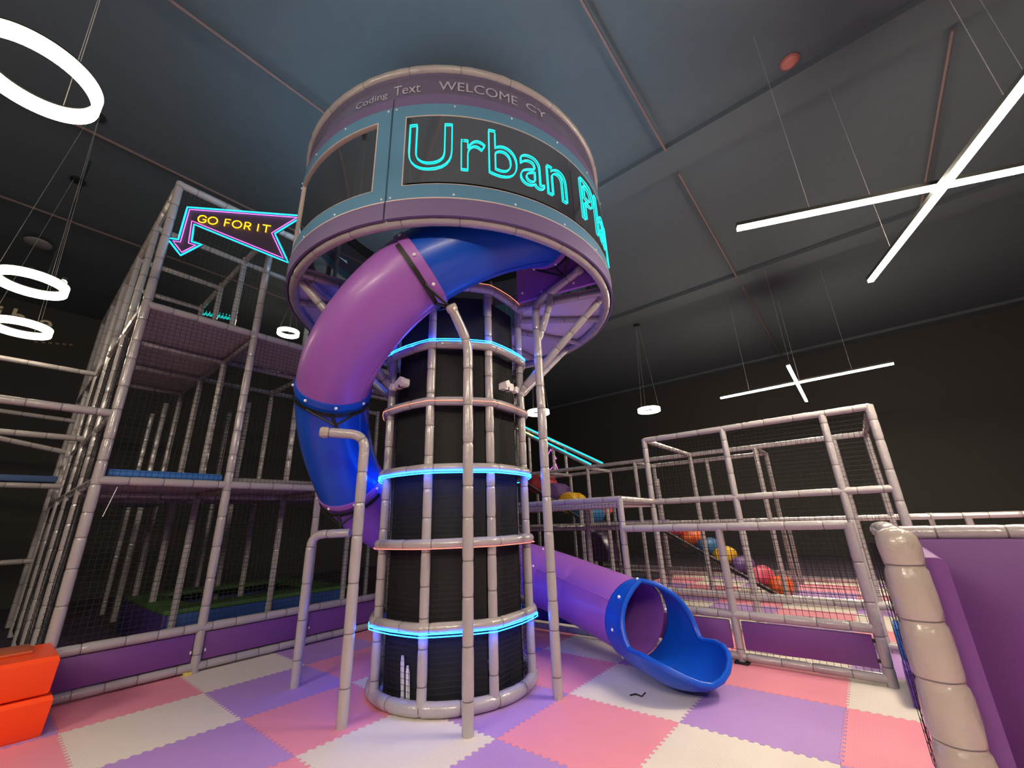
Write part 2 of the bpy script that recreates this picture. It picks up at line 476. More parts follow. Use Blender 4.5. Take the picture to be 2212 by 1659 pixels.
# lettering on the left wall
def wall_text(vs, fs, y0, z0, mx=1.0, mz=1.0):
    return MB().add([(-12.49, y0 + v.x * mx, z0 + v.y * mz) for v in vs] , fs)
wt = thing('wall_lettering', 'cream letters on the dark wall behind the ring lamps', 'lettering', (-12.49, -2.4, 7.0))
for ch, yy, sx in (('i', -2.86, 1.0), ('b', -2.62, 1.05), ('e', -2.13, 1.05)):
    vs, fs, es = text_mesh(ch, .56, True, off=.008)
    obj('letter', wall_text(vs, fs, yy, 6.86, sx, 1.0), mat('cream_lettering', (.95, .85, .58), .5), wt, smooth=False)
sg = thing('small_wall_caption', 'faint row of tiny pale marks below the cream wall letters', 'lettering', (-12.49, -1.75, 6.5))
for k in range(6):
    y = -2.04 + k * .125; z = 6.47 + k * .022
    obj('mark', MB().box((-12.495, y - .03, z - .02), (-12.485, y + .035, z + .02)), mat('faint_lettering', (.30, .27, .22), .6), sg, smooth=False)

# ------------------------------------------------------------ slide tower
TX, TY = -0.1, 1.6
def pol(a, r, z=0.):
    a = math.radians(a); return Vector((TX + r * math.cos(a), TY + r * math.sin(a), z))
tower = thing('slide_tower', 'round column of grey padded posts and black net carrying a blue windowed drum', 'play tower', (TX, TY, 0))
PA = [-107.5 + 45 * k for k in range(8)]
for k, a in enumerate(PA):
    post(tower, pol(a, .80, .03), pol(a, .80, 4.05), .044, 12, .30)
RINGZ = [.06, .655, 1.34, 2.03, 2.71, 3.345, 4.06]
for i, z in enumerate(RINGZ):
    if i == 0:
        path = [pol(a, .795, z) for a in range(0, 360, 6)]; r = .058
    else:
        path = []
        for a in PA:                   # softly cornered octagon
            path += [pol(a - 9, .815, z), pol(a, .835, z), pol(a + 9, .815, z), pol(a + 22.5, .80, z)]
        r = .047
    # closed sleeve with ties
    n = 12; K = len(path); pts = []; rr = []; mi = []
    for j in range(K):
        pts.append(path[j]); rr.append(r * random.uniform(.98, 1.05)); mi.append(0)
        if j % (4 if i == 0 else 2) == 1:
            q = path[j].lerp(path[(j + 1) % K], .5); d = (path[(j + 1) % K] - path[j]).normalized()
            for e, f, m in ((-.02, 1, 0), (-.005, .92, 1), (.005, .92, 0), (.02, 1, 0)):
                pts.append(q + d * e); rr.append(r * f); mi.append(m)
    obj('ring_tube', MB().rings(tube_rings(pts, rr, n, closed=True), mi=mi, closed=True), PADM, tower)
# light strips
for z, m, nm in ((.612, LEDB, 'led_strip'), (1.302, LEDR, 'led_strip'), (1.992, LEDB, 'led_strip'), (2.705, LEDR, 'led_strip'), (3.385, LEDB, 'led_strip'), (4.11, LEDR, 'led_strip')):
    path = []
    R_ = .872 if z < 3.3 else .862
    for a in PA:
        path += [pol(a - 10, R_ - .012, z), pol(a, R_ + .012, z), pol(a + 10, R_ - .012, z), pol(a + 22.5, R_ - .02, z)]
    for dz in ((-.012, .010) if m is LEDB else (0,)):
        obj('led_strip', MB().rings(tube_rings([p + Vector((0, 0, dz)) for p in path], .0045 if m is LEDB else .0040, 6, closed=True), closed=True), m, tower)
# black core panels behind the net, bottom edge above the mats
for k in range(8):
    a0, a1 = PA[k] + 1, PA[k] + 44
    mb = MB(); z0 = .03
    vs = [pol(a0, .715, z0), pol(a1, .715, z0), pol(a1, .715, 4.0), pol(a0, .715, 4.0), pol(a0, .685, z0), pol(a1, .685, z0), pol(a1, .685, 4.0), pol(a0, .685, 4.0)]
    obj('core_panel', mb.add(vs, [(0, 1, 2, 3), (7, 6, 5, 4), (0, 3, 7, 4), (1, 5, 6, 2), (3, 2, 6, 7), (0, 4, 5, 1)]), BLACKP, tower, smooth=False)
for k in (0, 1, 2, 3, 7):
    a0, a1 = PA[k], PA[(k + 1) % 8]
    p0, p1 = pol(a0, .775), pol(a1, .775)
    net(tower, p0 + Vector((0, 0, .10)), p1 - p0, (0, 0, 1), (p1 - p0).length, 3.25, .045, .0017, .010)

# drum -------------------------------------------------------------
DR = 1.99
def wall_strip(a0, a1, z0, z1, r, th=.015, step=3):
    n = max(1, round((a1 - a0) / step)); A = [a0 + (a1 - a0) * k / n for k in range(n + 1)]
    return MB().rings([[pol(a, r, z0), pol(a, r, z1), pol(a, r - th, z1), pol(a, r - th, z0)] for a in A])
JOINTS = [-61.5, 38., 110., 182., 252.]      # panel joints (degrees); 252 = -108
windows = []
for k in range(5):
    a0 = JOINTS[k]; a1 = JOINTS[(k + 1) % 5] + (360 if k == 4 else 0)
    g = .25
    w0, w1 = a0 + 4.0, a1 - 4.0; zb, zt = 4.36, 5.185
    panel = wall_strip(a0 + g, a1 - g, 4.20, zb, DR)
    for q in (wall_strip(a0 + g, a1 - g, zt, 5.335, DR), wall_strip(a0 + g, w0, zb, zt, DR), wall_strip(w1, a1 - g, zb, zt, DR)):
        panel.add(q.v, q.f)
    p = obj('drum_panel', panel, TEAL, tower)
    obj('window_pane', wall_strip(w0 - .3, w1 + .3, zb - .012, zt + .012, DR - .018, .006), SMOKE, p)
    tr = MB(); e = .012
    for (b0, b1, z0, z1) in ((w0, w1, zt - e, zt), (w0, w1, zb, zb + e * .5), (w0, w0 + .3, zb, zt), (w1 - .3, w1, zb, zt)):
        q = wall_strip(b0, b1, z0, z1, DR + .004, .03); tr.add(q.v, q.f)
    obj('window_trim', tr, CREAM, p)
    m = max(2, round((a1 - a0) / 16))
    for j in range(m + 1):
        a = a0 + 1.2 + (a1 - a0 - 2.4) * j / m
        for z in (4.245, 5.30):
            knob('screw_head', pol(a, DR + .002, z), .011, p)
    obj('lower_band', wall_strip(a0 + g, a1 - g, 4.015, 4.195, DR + .012, .022), BANDP, tower)
    obj('band_trim', wall_strip(a0 + g, a1 - g, 4.193, 4.205, DR + .016, .02), CREAM, tower)
    obj('upper_band', wall_strip(a0 + g, a1 - g, 5.338, 5.475, DR - .01, .012), BANDP, tower)
obj('printed_banner', wall_strip(-180, 180, 5.475, 5.80, DR - .03, .003, 4), GAUZE, tower)
def sleeve_ring(z, R_, r, n=72, seed=0, corners=None):
    A = corners or [360 * k / n for k in range(n)]; pts = []; rr = []; mi = []
    path = [pol(a, R_, z) for a in A]; K = len(path)
    for j in range(K):
        pts.append(path[j]); rr.append(r * random.uniform(.98, 1.04)); mi.append(0)
        if j % 3 == 0:
            q = path[j].lerp(path[(j + 1) % K], .5); d = (path[(j + 1) % K] - path[j]).normalized()
            for e, f, m in ((-.02, 1, 0), (-.004, .93, 1), (.004, .93, 0), (.02, 1, 0)):
                pts.append(q + d * e); rr.append(r * f); mi.append(m)
    return MB().rings(tube_rings(pts, rr, 12, closed=True), mi=mi, closed=True)
obj('bottom_rim_tube', sleeve_ring(4.03, DR - .07, .05), PADM, tower)
CA = []
for k in range(10):
    a = -62 + 36 * k; CA += [a - 5, a, a + 5, a + 12, a + 18, a + 24]
def topr(a):
    return pol(a, DR - .01 if (a + 62) % 36 in (0,) else DR - .03, 5.84)
obj('top_rim_tube', sleeve_ring(5.84, DR - .035, .045), PADM, tower)
for a in (-61.5, -17, 28, 73, 118, 163, 208):
    post(tower, pol(a, DR - .08, 4.05), pol(a, DR - .08, 5.82), .03, 8, .4, 'drum_upright')
# deck with radial beams, open at the front where the slide passes
step = 238 / 10
for k in range(10):
    a0 = 20.5 + step * k
    A = [a0 + .3 + (step - .6) * j / 4 for j in range(5)]
    mb = MB().rings([[pol(a, .86, 4.085), pol(a, 1.90, 4.085), pol(a, 1.90, 4.12), pol(a, .86, 4.12)] for a in A])
    obj('deck_board', mb, DECKW, tower, smooth=False)
for a in (20.5, 42, 65, 92, 122, 152, 182, 212, 238, 258):
    obj('deck_beam', padded([pol(a, .84, 4.035), pol(a, 1.90, 4.035)], .036, 10, .3), PADM, tower)
obj('deck_beam', padded([pol(256, 1.78, 4.02), pol(239, 1.42, 4.02)], .036, 10, .3), PADM, tower)
for a, b in ((27.5, 24), (-107.5, -106), (72.5, 72), (117.5, 118), (-152.5, -150)):
    obj('diagonal_strut', padded([pol(a, .80, 2.98), pol(b, 1.86, 4.02)], .045, 10, .3), PADM, tower)

obj('added_rim_glow', MB().rings(tube_rings([pol(a, DR - .045, 5.90) for a in range(0, 360, 6)], .010, 6, closed=True), closed=True), glow('added_cool_glow', (.40, .63, .80), 44.0), tower)  # glowing ring added to tint the ceiling blue, hidden from the camera
obj('rim_glow_shield', MB().rings([[pol(a, r, z) for r, z in ((DR - .088, 5.79), (DR - .078, 5.79), (DR - .078, 5.95), (DR - .088, 5.95))] for a in range(0, 360, 5)], closed=True), LBODY, tower)  # added shield that keeps the rim glow out of sight from below
# printed words on the gauze band
def wrap(vs, fs, a0, z0, mx, mz, r, slant=0.):
    return MB().add([pol(a0 + math.degrees(v.x * mx / r), r, z0 + v.y * mz + v.x * slant) for v in vs], fs)
def fit_text(body, a0, a1, z0, z1, r, size=.3, space=1.0):
    vs, fs, es = text_mesh(body, size, True, space)
    x0 = min(v.x for v in vs); x1 = max(v.x for v in vs); y0 = min(v.y for v in vs); y1 = max(v.y for v in vs)
    mx = math.radians(a1 - a0) * r / (x1 - x0); mz = (z1 - z0) / (y1 - y0)
    return wrap([Vector((v.x - x0, v.y - y0, 0)) for v in vs], fs, a0, z0, mx, mz, r)
for body, a0, a1, z0, z1 in (('WELCOME', -48.8, -25.4, 5.545, 5.665), ('Coding', -75, -64, 5.51, 5.62), ('Text', -62, -54, 5.53, 5.655), ('CY', -22.5, -15, 5.57, 5.66)):
    obj('banner_word', fit_text(body, a0, a1, z0, z1, DR - .022), PRINT, tower, smooth=False)

# neon lettering on the drum window
ns = thing('neon_name_sign', 'turquoise outlined neon words fixed to the drum window', 'neon sign', (pol(-33, DR, 4.5)))
vsA, _, esA = text_mesh('Urban Play', .8, False, 1.0, .016)
ux0 = min(v.x for v in vsA)
vsU, _, esU = text_mesh('Urban', .8, False, 1.0, .016)
mxU = math.radians(46.2) * (DR + .012) / (max(v.x for v in vsU) - ux0)
letters = {}
LP = loops(vsA, esA)
spans = []
for lp in LP:
    spans.append((min(p.x for p in lp), max(p.x for p in lp), lp))
spans.sort(key=lambda q: q[0])
merged = []
for s in spans:
    if merged and s[0] < merged[-1][1] - 1e-4 and s[1] <= merged[-1][1] + 1e-4:
        merged[-1][2].append(s[2])
    else:
        merged.append([s[0], s[1], [s[2]]])
for x0, x1, ls in merged:
    mb = MB()
    for lp in ls:
        pts = densify([Vector((p.x, p.y, 0)) for p in lp], .05)
        P3 = [pol(-56.0 + math.degrees((p.x - ux0) * mxU / (DR + .012)), DR + .012, 4.535 + p.y * .965) for p in pts]
        mb.rings(tube_rings(P3, .0055, 6, closed=True), closed=True)
    obj('neon_letter', mb, NEONC, ns)
obj('backing_sheet', wall_strip(-57.2, -7, 4.385, 5.17, DR + .003, .003), SMOKE, ns)
obj('backing_sheet', wall_strip(-6.8, 33, 4.385, 5.17, DR + .003, .003), SMOKE, ns)

# ------------------------------------------------------------ spiral tube slide
slide = thing('spiral_tube_slide', 'blue and purple plastic tube slide winding round the tower', 'slide', (1.5, 2.85, 0))
CTRL = [(20, 4.93, 1.40), (0, 4.66, 1.40), (-28, 4.31, 1.40), (-55.5, 3.92, 1.40), (-84, 3.44, 1.40), (-111.5, 2.985, 1.40), (-131, 2.51, 1.37), (-150, 2.03, 1.33),
        (-180, 1.60, 1.36), (-210, 1.27, 1.45), (-240, 1.00, 1.57), (-265, .80, 1.68), (-289.3, .625, 1.753)]
def cat(p0, p1, p2, p3, t):
    return .5 * ((2 * p1) + (-p0 + p2) * t + (2 * p0 - 5 * p1 + 4 * p2 - p3) * t * t + (-p0 + 3 * p1 - 3 * p2 + p3) * t ** 3)
def helix(th):
    """point on the slide axis for an angle (degrees, going down)"""
    for i in range(len(CTRL) - 1):
        if CTRL[i][0] >= th >= CTRL[i + 1][0]:
            t = (CTRL[i][0] - th) / (CTRL[i][0] - CTRL[i + 1][0])
            a = CTRL[max(i - 1, 0)]; b = CTRL[i]; c = CTRL[i + 1]; d = CTRL[min(i + 2, len(CTRL) - 1)]
            if i == len(CTRL) - 2: d = (-312, .47, 1.90)
            return pol(th, cat(a[2], b[2], c[2], d[2], t), cat(a[1], b[1], c[1], d[1], t))
HT = [t for t in [14 - 2 * k for k in range(170)] if t > -289.3] + [-289.3]
AX = [helix(t) for t in HT]
EX = Vector((1.35, 2.95, .473))
p_last = AX[-1]
straight = [p_last.lerp(EX, k / 12) for k in range(1, 13)]
AXIS = AX + straight
TAGS = HT + [-289.3 - 3 * k for k in range(1, 13)]
TR_ = .375
FR = frames(AXIS)
def section(i0, i1, r=TR_, n=40, inner=False):
    mb = MB(); R_ = []
    for i in range(i0, i1 + 1):
        p, t, N, B = FR[i]
        R_.append([p + (N * math.cos(2 * PI * j / n) + B * math.sin(2 * PI * j / n)) * r for j in range(n)])
    mb.rings(R_, cap=False)
    if inner:
        R2 = [[FR[i][0] + (q - FR[i][0]) * ((r - .012) / r) for q in ring] for i, ring in zip(range(i0, i1 + 1), R_)]
        o = MB().rings(R2, cap=False); mb.add(o.v, [tuple(reversed(f)) for f in o.f])
    return mb
def idx(th):
    return min(range(len(TAGS)), key=lambda k: abs(TAGS[k] - th))
S = [idx(t) for t in (14, -2, -55.5, -111.5, -150, -215, -266)] + [len(AXIS) - 1]
colr = [SPURP, SBLUE, SPURP, SBLUE, SPURP, SPURP, SPURP]
def collar(i, m, back, w=.10, r=TR_ + .014):
    p, t, N, B = FR[i]; n = 40; mb = MB(); s = -1 if back else 1
    prof = ((0, r), (w, r), (w, TR_ - .002), (0, TR_ - .002))
    R_ = [[p + t * (s * a) + (N * math.cos(2 * PI * j / n) + B * math.sin(2 * PI * j / n)) * q for a, q in prof] for j in range(n)]
    o = obj('collar', mb.rings(R_, closed=True), m, slide)
    for k in range(8):
        a = 2 * PI * k / 8 + .3; e = N * math.cos(a) + B * math.sin(a)
        knob('bolt_cap', p + t * s * w * .5 + e * (r + .004), .017, o)
for k in range(7):
    sec = obj('tube_section', section(S[k], S[k + 1], inner=(k in (0, 6))), colr[k], slide)
    n = 40
    for j in (0.02, .5):               # moulded seam of the two half shells
        th = 2 * PI * j + .35
        path = [FR[i][0] + (FR[i][2] * math.cos(th) + FR[i][3] * math.sin(th)) * (TR_ + .001) for i in range(S[k], S[k + 1] + 1)]
        obj('seam_ridge', MB().rings(tube_rings(path, .006, 5)), colr[k], sec)
collar(S[1], SPURP, True)
collar(S[2], SPURP, False)
collar(S[3], SBLUE, False, .07)
collar(S[4], SPURP, False, .06)
collar(S[5], SPURP, False)
collar(S[6], SPURP, False)
ep = pol(15, 1, 0) - pol(15, 0, 0); es_ = Vector((-ep.y, ep.x, 0))
obj('entry_panel', MB().rings([[pol(0, 0, 0) + ep * r + es_ * t_ + Vector((0, 0, z)) for r, z in ((.88, 4.07), (1.93, 4.07), (1.93, 5.25), (1.80, 5.36), (1.0, 5.36), (.88, 5.25))] for t_ in (-.02, .02)]), SPURP, slide, smooth=False)
for r_, z_ in ((.95, 4.18), (1.2, 4.13), (1.6, 4.13), (1.86, 4.18), (.95, 4.6), (1.86, 4.6)):
    knob('bolt_cap', pol(0, 0, 0) + ep * r_ - es_ * .024 + Vector((0, 0, z_)), .016, slide)
# brackets under the collars
def bracket(i, foot, dirn=1, a0=-75, a1=75):
    p, t, N, B = FR[i]; o = p + t * .12 * dirn
    down = (Vector((0, 0, -1)) - t * (-t.z)).normalized(); side = t.cross(down)
    pts = [o + (down * math.cos(math.radians(a)) + side * math.sin(math.radians(a))) * (TR_ + .022) for a in range(a0, a1 + 1, 10)]
    mb = MB().rings([[q + e * t * .022 + (q - o).normalized() * h for e, h in ((-1, -.004), (1, -.004), (1, .006), (-1, .006))] for q in pts])
    f = Vector(foot); base = o + down * (TR_ + .03)
    mb.rings(tube_rings([base, f], .017, 6))
    for a in (-36, 36):
        q = o + (down * math.cos(math.radians(a)) + side * math.sin(math.radians(a))) * (TR_ + .03)
        mb.rings(tube_rings([q, base.lerp(f, .75)], .013, 6))
    obj('support_bracket', mb, DARKM, slide)
ARM_F, ARM_L, ARM_LL, ARM_R = (.835, .66, 3.49), (-.34, .12, 2.385), (-1.02, .86, 1.455), (1.545, 1.97, 4.245)
bracket(S[3], (-.28, .20, 2.42)); bracket(S[4], (-1.16, .82, 1.50))
bracket(S[2], (.84, .70, 3.50), 1, -40, 100)
bracket(S[1], (1.40, 1.93, 4.18), -1)
bracket(S[5], (-1.3, 2.2, .9))

# scoop-shaped exit
ex_p, ex_t, ex_N, ex_B = FR[-1]
def scoop():
    n = 36; hd = math.radians(-32); X = Vector((math.cos(hd), math.sin(hd), 0)); Y = Vector((-math.sin(hd), math.cos(hd), 0)); Z = Vector((0, 0, 1))
    base = ex_p.copy(); r0 = TR_ + .022; O_ = Vector((base.x, base.y, 0))
    stations = []
    def bottom(s):
        zb0 = base.z - r0; return max(.03, zb0 - .16 * s)
    def phi(s):
        if s < .055: return PI
        t = min(1, (s - .055) / .44); t = t * t * (3 - 2 * t)
        return PI * (1 - t) + 1.22 * t
    def rho(s):
        return r0 + .16 * max(0, (s - .22))
    ss = [0, .02, .04, .05, .055, .06, .075, .09, .11, .135, .16, .18, .20, .22, .24, .26, .28, .30, .33, .36, .40, .45, .50, .55, .60, .65]
    rings = []
    for s in ss:
        p = min(phi(s), PI * .9999); q = rho(s); zb = bottom(s)
        lean = -.02 * s
        # the mouth plane leans back: upper points sit further up the slide
        row = []
        for j in range(n + 1):
            a = (-1 + 2 * j / n) * p
            h = q * (1 - math.cos(a))
            row.append(O_ + X * (s - .055 + .15 * (h - q) * (1 if s < .06 else .8)) + Y * (q * math.sin(a)) + Z * (zb + h))
        rings.append(row)
    # rounded bowl end: revolve the last arc about its lowest point
    sE = ss[-1]; pE, qE, zE = phi(sE), rho(sE), bottom(sE)
    c = O_ + X * (sE - .055 - .15 * .8 * qE); m = 12
    bowl = []
    for k in range(m + 1):
        psi = -PI / 2 + PI * k / m; row = []
        for j in range(n // 2 + 1):
            a = j / (n // 2) * pE; h = qE * (1 - math.cos(a)) * (.36 + .64 * abs(math.sin(psi)) ** 1.5); rr = qE * math.sin(a)
            row.append(c + X * (rr * math.cos(psi) * .92 + .12 * qE * (1 - math.cos(a)) * abs(math.sin(psi))) + Y * (rr * math.sin(psi)) + Z * (zE + h))
        bowl.append(row)
    mb = MB(); o = 0
    for r in rings: mb.v += [tuple(p) for p in r]
    for i in range(len(rings) - 1):
        for j in range(n):
            a = i * (n + 1) + j; mb.f.append((a, a + 1, a + n + 2, a + n + 1)); mb.m.append(0)
    off = len(mb.v); w = n // 2 + 1
    for r in bowl: mb.v += [tuple(p) for p in r]
    for k in range(m):
        for j in range(w - 1):
            a = off + k * w + j; mb.f.append((a, a + w, a + w + 1, a + 1)); mb.m.append(0)
    rim = [r[0] for r in rings[4:]] + [b[-1] for b in bowl] + [r[-1] for r in reversed(rings[4:])]
    return mb, rim
smb, rim = scoop()
so = obj('exit_scoop', smb, SBLUE, slide)
bm = bmesh.new(); bm.from_mesh(so.data); bmesh.ops.remove_doubles(bm, verts=bm.verts, dist=.002); bmesh.ops.recalc_face_normals(bm, faces=bm.faces); bm.to_mesh(so.data); bm.free()
md = so.modifiers.new('thickness', 'SOLIDIFY'); md.thickness = .014; md.offset = 0
clean = [rim[0]]
for p in rim[1:]:
    if (p - clean[-1]).length > .012: clean.append(p)
if (clean[0] - clean[-1]).length < .03: clean.pop()
obj('rolled_rim', MB().rings(tube_rings(densify(clean, .04), .026, 8, closed=True), closed=True), SBLUE, so)
for k in range(8):
    a = 2 * PI * k / 8 + .2
    knob('bolt_cap', ex_p + (ex_N * math.cos(a) + ex_B * math.sin(a)) * (TR_ + .034), .018, so)

# posts that carry the slide
def support(base, pts, label, cap=True, r=.048, extra=None):
    t = thing('slide_support_post', label, 'post', (base[0], base[1], 0), 'slide support posts')
    path = bend(pts, .14, 6)
    obj('padded_pipe', padded(path, r, 12, .33), PADM, t)
    if cap:
        d = (Vector(pts[-1]) - Vector(pts[-2])).normalized(); e = Vector(pts[-1])
        obj('end_cap', MB().rings(tube_rings([e - d * .03, e - d * .012, e + d * .03, e + d * .045], [r * 1.02, r * 1.16, r * 1.16, r * .9], 8)), PADL, t)
    if extra:
        obj('curved_brace', padded(bend(extra, .1, 5), .04, 10, .2), PADM, t)
    return t
support((.80, .91), [(.80, .91, 0), (.80, .91, 3.22), ARM_F], 'tall padded post standing in front of the net column, tilted capped top')
support((-.13, .42), [(-.13, .42, 0), (-.13, .42, 2.365), ARM_L], 'padded post bent over at the top under the blue tube section')
support((-1.37, .60), [(-1.37, .60, 0), (-1.37, .60, 1.45), ARM_LL], 'shorter padded post with a level arm, near the left frame', cap=False)
support((.98, 1.86), [(.98, 1.86, 0), (.98, 1.86, 3.99), ARM_R], 'tall padded post right of the column, bent up under the drum', extra=[(.99, 1.87, 3.52), (1.06, 1.90, 3.70), (1.16, 1.90, 3.93), (1.17, 1.90, 4.06)])

# twin lamps strapped to the net of the column
def twin(a, z, da, label):
    t = thing('emergency_light', label, 'emergency light', pol(a, .86, z), 'wrapped emergency lights')
    e = pol(a, 1, 0) - pol(a, 0, 0); s = Vector((-e.y, e.x, 0)); c = pol(a, .83, z); up = Vector((0, 0, 1))
    def prism(c0, hw, hh, dep, cut, tilt=0):
        ol = [(-hw, -hh), (hw - cut, -hh), (hw, -hh + cut), (hw, hh - cut * .4), (hw - cut * .5, hh), (-hw + cut, hh), (-hw, hh - cut)]
        ct, st = math.cos(tilt), math.sin(tilt)
        return MB().rings([[c0 + s * (x * ct - y * st) + up * (x * st + y * ct) + e * d for x, y in ol] for d in (-dep, dep)])
    obj('battery_box', prism(c, .085, .042, .035, .02), WHITE, t, smooth=False)
    obj('strap', prism(c, .006, .046, .040, .002), DARKM, t, smooth=False)
    h = obj('lamp_head', prism(c + s * .05 * da + e * .045 + up * .01, .034, .034, .03, .015, .5), WHITE, t, smooth=False)
    h = obj('lamp_head', prism(c - s * .125 * da + e * .02 - up * .015, .03, .034, .03, .012, -.3), WHITE, t, smooth=False)
twin(-88, 2.965, 1, 'white boxy emergency light on the net left of the front post')
twin(-2, 2.925, -1, 'white boxy emergency light on the net right of the front post')
# two white foam strips standing inside the net
for k, (p, q, h) in enumerate((((-82.5, .693), (-85, .69), .40), ((-77, .698), (-79, .695), .33))):
    a, b = pol(p[0], p[1], .0), pol(q[0], q[1], h); s = Vector((.020, .002, 0)); f = Vector((-.001, .006, 0))
    mb = MB().rings([[x + s * i * w + f * j for i, j in ((-1, -1), (1, -1), (1, 1), (-1, 1))] for x, w in ((a, 1), (a.lerp(b, .85), 1), (b, .45))])
    tag(obj('foam_strip', mb, WHITE, smooth=False), ('taller' if k == 0 else 'shorter') + ' white foam strip leaning inside the net at the column foot', 'foam strip', 'white foam strips')

# ------------------------------------------------------------ neon arrow sign
SA = Vector((-2.78, -.962, 0)); SU = Vector((.663, .749, 0)); SN = Vector((.749, -.663, 0))
def sg_(u, z, off=0.):
    return SA + SU * u + SN * off + Vector((0, 0, z))
go = thing('neon_arrow_sign', 'bent arrow neon sign in blue and pink reading GO FOR IT', 'neon sign', sg_(.6, 5.0))
OUT = [(0, 5.769), (1.50, 5.769), (1.163, 5.434), (1.40, 4.975), (.136, 5.494), (.159, 5.216), (.288, 5.18), (.07, 5.004), (-.146, 5.251), (-.007, 5.236)]
OUT[7] = (.07, 4.99)
def inset(poly, d):
    n = len(poly); out = []
    for i in range(n):
        p0, p1, p2 = [Vector((*poly[(i + k) % n], 0)) for k in (-1, 0, 1)]
        e1 = (p1 - p0).normalized(); e2 = (p2 - p1).normalized()
        n1 = Vector((e1.y, -e1.x, 0)); n2 = Vector((e2.y, -e2.x, 0))
        b = (n1 + n2); b.normalize(); c = max(.35, b.dot(n1))
        q = p1 + b * d / c; out.append((q.x, q.y))
    return out
IN = inset(OUT, .035)
bd = MB(); n = len(OUT)
bd.add([sg_(u, z, 0) for u, z in OUT] + [sg_(u, z, -.012) for u, z in OUT], [tuple(range(n)), tuple(reversed(range(n, 2 * n)))] + [(i, n + i, n + (i + 1) % n, (i + 1) % n) for i in range(n)])
bo = obj('backing_board', bd, mat('dark_plum_board', (.055, .035, .07), .5), go, smooth=False)
bm = bmesh.new(); bm.from_mesh(bo.data); bmesh.ops.triangulate(bm, faces=[f for f in bm.faces if len(f.verts) > 4]); bmesh.ops.recalc_face_normals(bm, faces=bm.faces); bm.to_mesh(bo.data); bm.free()
obj('outer_neon_tube', MB().rings(tube_rings(bend_loop := densify([sg_(u, z, .02) for u, z in OUT], .1), .0105, 8, closed=True), closed=True), NEONB, go)
obj('inner_neon_tube', MB().rings(tube_rings(densify([sg_(u, z, .02) for u, z in IN], .1), .0065, 8, closed=True), closed=True), NEONP, go)
LET = {'G': [[(.95, .78), (.75, .97), (.5, 1), (.2, .9), (.03, .62), (.03, .38), (.2, .1), (.5, 0), (.8, .06), (.97, .22), (.97, .45), (.6, .45)]],
       'O': [[(.5 + .5 * math.cos(t), .5 + .5 * math.sin(t)) for t in [2 * PI * k / 18 for k in range(19)]]],
       'F': [[(.1, 0), (.1, 1), (.85, 1)], [(.1, .52), (.75, .52)]],
       'R': [[(.1, 0), (.1, 1), (.6, 1), (.85, .88), (.88, .72), (.8, .55), (.6, .46), (.1, .46)], [(.5, .46), (.9, 0)]],
       'I': [[(.5, 0), (.5, 1)]], 'T': [[(.05, 1), (.95, 1)], [(.5, 1), (.5, 0)]]}
for ch, u0, w in (('G', .165, .105), ('O', .295, .115), ('F', .50, .085), ('O', .605, .115), ('R', .755, .09), ('I', .905, .06), ('T', .985, .115)):
    zb = 5.555 - .105 * u0; h = .115
    mb = MB()
    for st in LET[ch]:
        mb.rings(tube_rings([sg_(u0 + x * w, zb + y * h - x * w * .1, .02) for x, y in st], .0085, 8))
    obj('neon_letter', mb, NEONY, go)

# ------------------------------------------------------------ left climbing frame
lf = thing('climbing_frame', 'tall multi-level climbing frame of grey padded posts and black nets, left side', 'climbing frame', (-2.85, .13, 0))
YS = [-1.1, .13, 1.34, 2.56, 3.78]; XS = [-2.85, -4.07, -5.29, -6.51, -7.73, -8.95]
for y in YS:
    for x in XS:
        if y > 2 and x < -6: continue
        top = 6.15 if (y <= 1.4 and x > -4.2) or y < -1 or (abs(y - .13) < .01 and x > -6.6) else 4.2
        near = x > -3
        post(lf, (x, y, 0), (x, y, top), .050 if near else .045, 12 if near else 8, .30)
for z in (.06, .455, 2.09, 4.24):
    for k in range(4):
        rail(lf, (-2.85, YS[k], z), (-2.85, YS[k + 1], z), .05 if z > .1 else .045, 12)
for k in range(2):
    rail(lf, (-2.85, YS[k], 6.12), (-2.85, YS[k + 1], 6.12), .052, 10)
for z, zs in ((6.12, 5), (4.24, 5), (2.83, 3), (2.09, 4)):
    rail(lf, (-2.85, -1.1, z), (XS[zs], -1.1, z), .045, 8)
rail(lf, (-2.85, .13, 6.08), (-6.51, .13, 6.08), .045, 8); rail(lf, (-4.07, .13, 6.05), (-4.07, 1.34, 6.05), .045, 8)
rail(lf, (-4.07, -1.1, 6.05), (-4.07, .13, 6.05), .045, 8); rail(lf, (-5.29, -1.1, 6.05), (-5.29, .13, 6.05), .045, 8); rail(lf, (-6.51, -1.1, 6.05), (-6.51, .13, 6.05), .045, 8)
for z in (4.15, 2.02):
    for x in XS[1:4]:
        rail(lf, (x, -1.1, z), (x, 3.78 if x > -6 else .13, z), .045, 8)
    for y in YS[1:4]:
        rail(lf, (-2.85, y, z), (-6.51 if y < .2 else -5.29, y, z), .045, 8)
# rails running on to the left of the corner post
for x, z in ((-2.85, 2.83), (-5.29, 2.90), (-6.51, 4.24), (-6.51, 2.30), (-7.73, 1.15)):
    rail(lf, (x, -1.1, z), (x, -4.6, z), .045, 10)
rail(lf, (-7.73, -1.1, 3.6), (-7.73, -4.6, 3.75), .04, 8); rail(lf, (-6.51, -1.2, 2.85), (-6.51, -4.6, 3.5), .04, 8)
obj('deck_mat', MB().box((-6.9, -4.4, 2.36), (-6.5, -1.2, 2.46), bev=.02), mat('dusky_blue_mat', (.06, .12, .30), .5), lf)
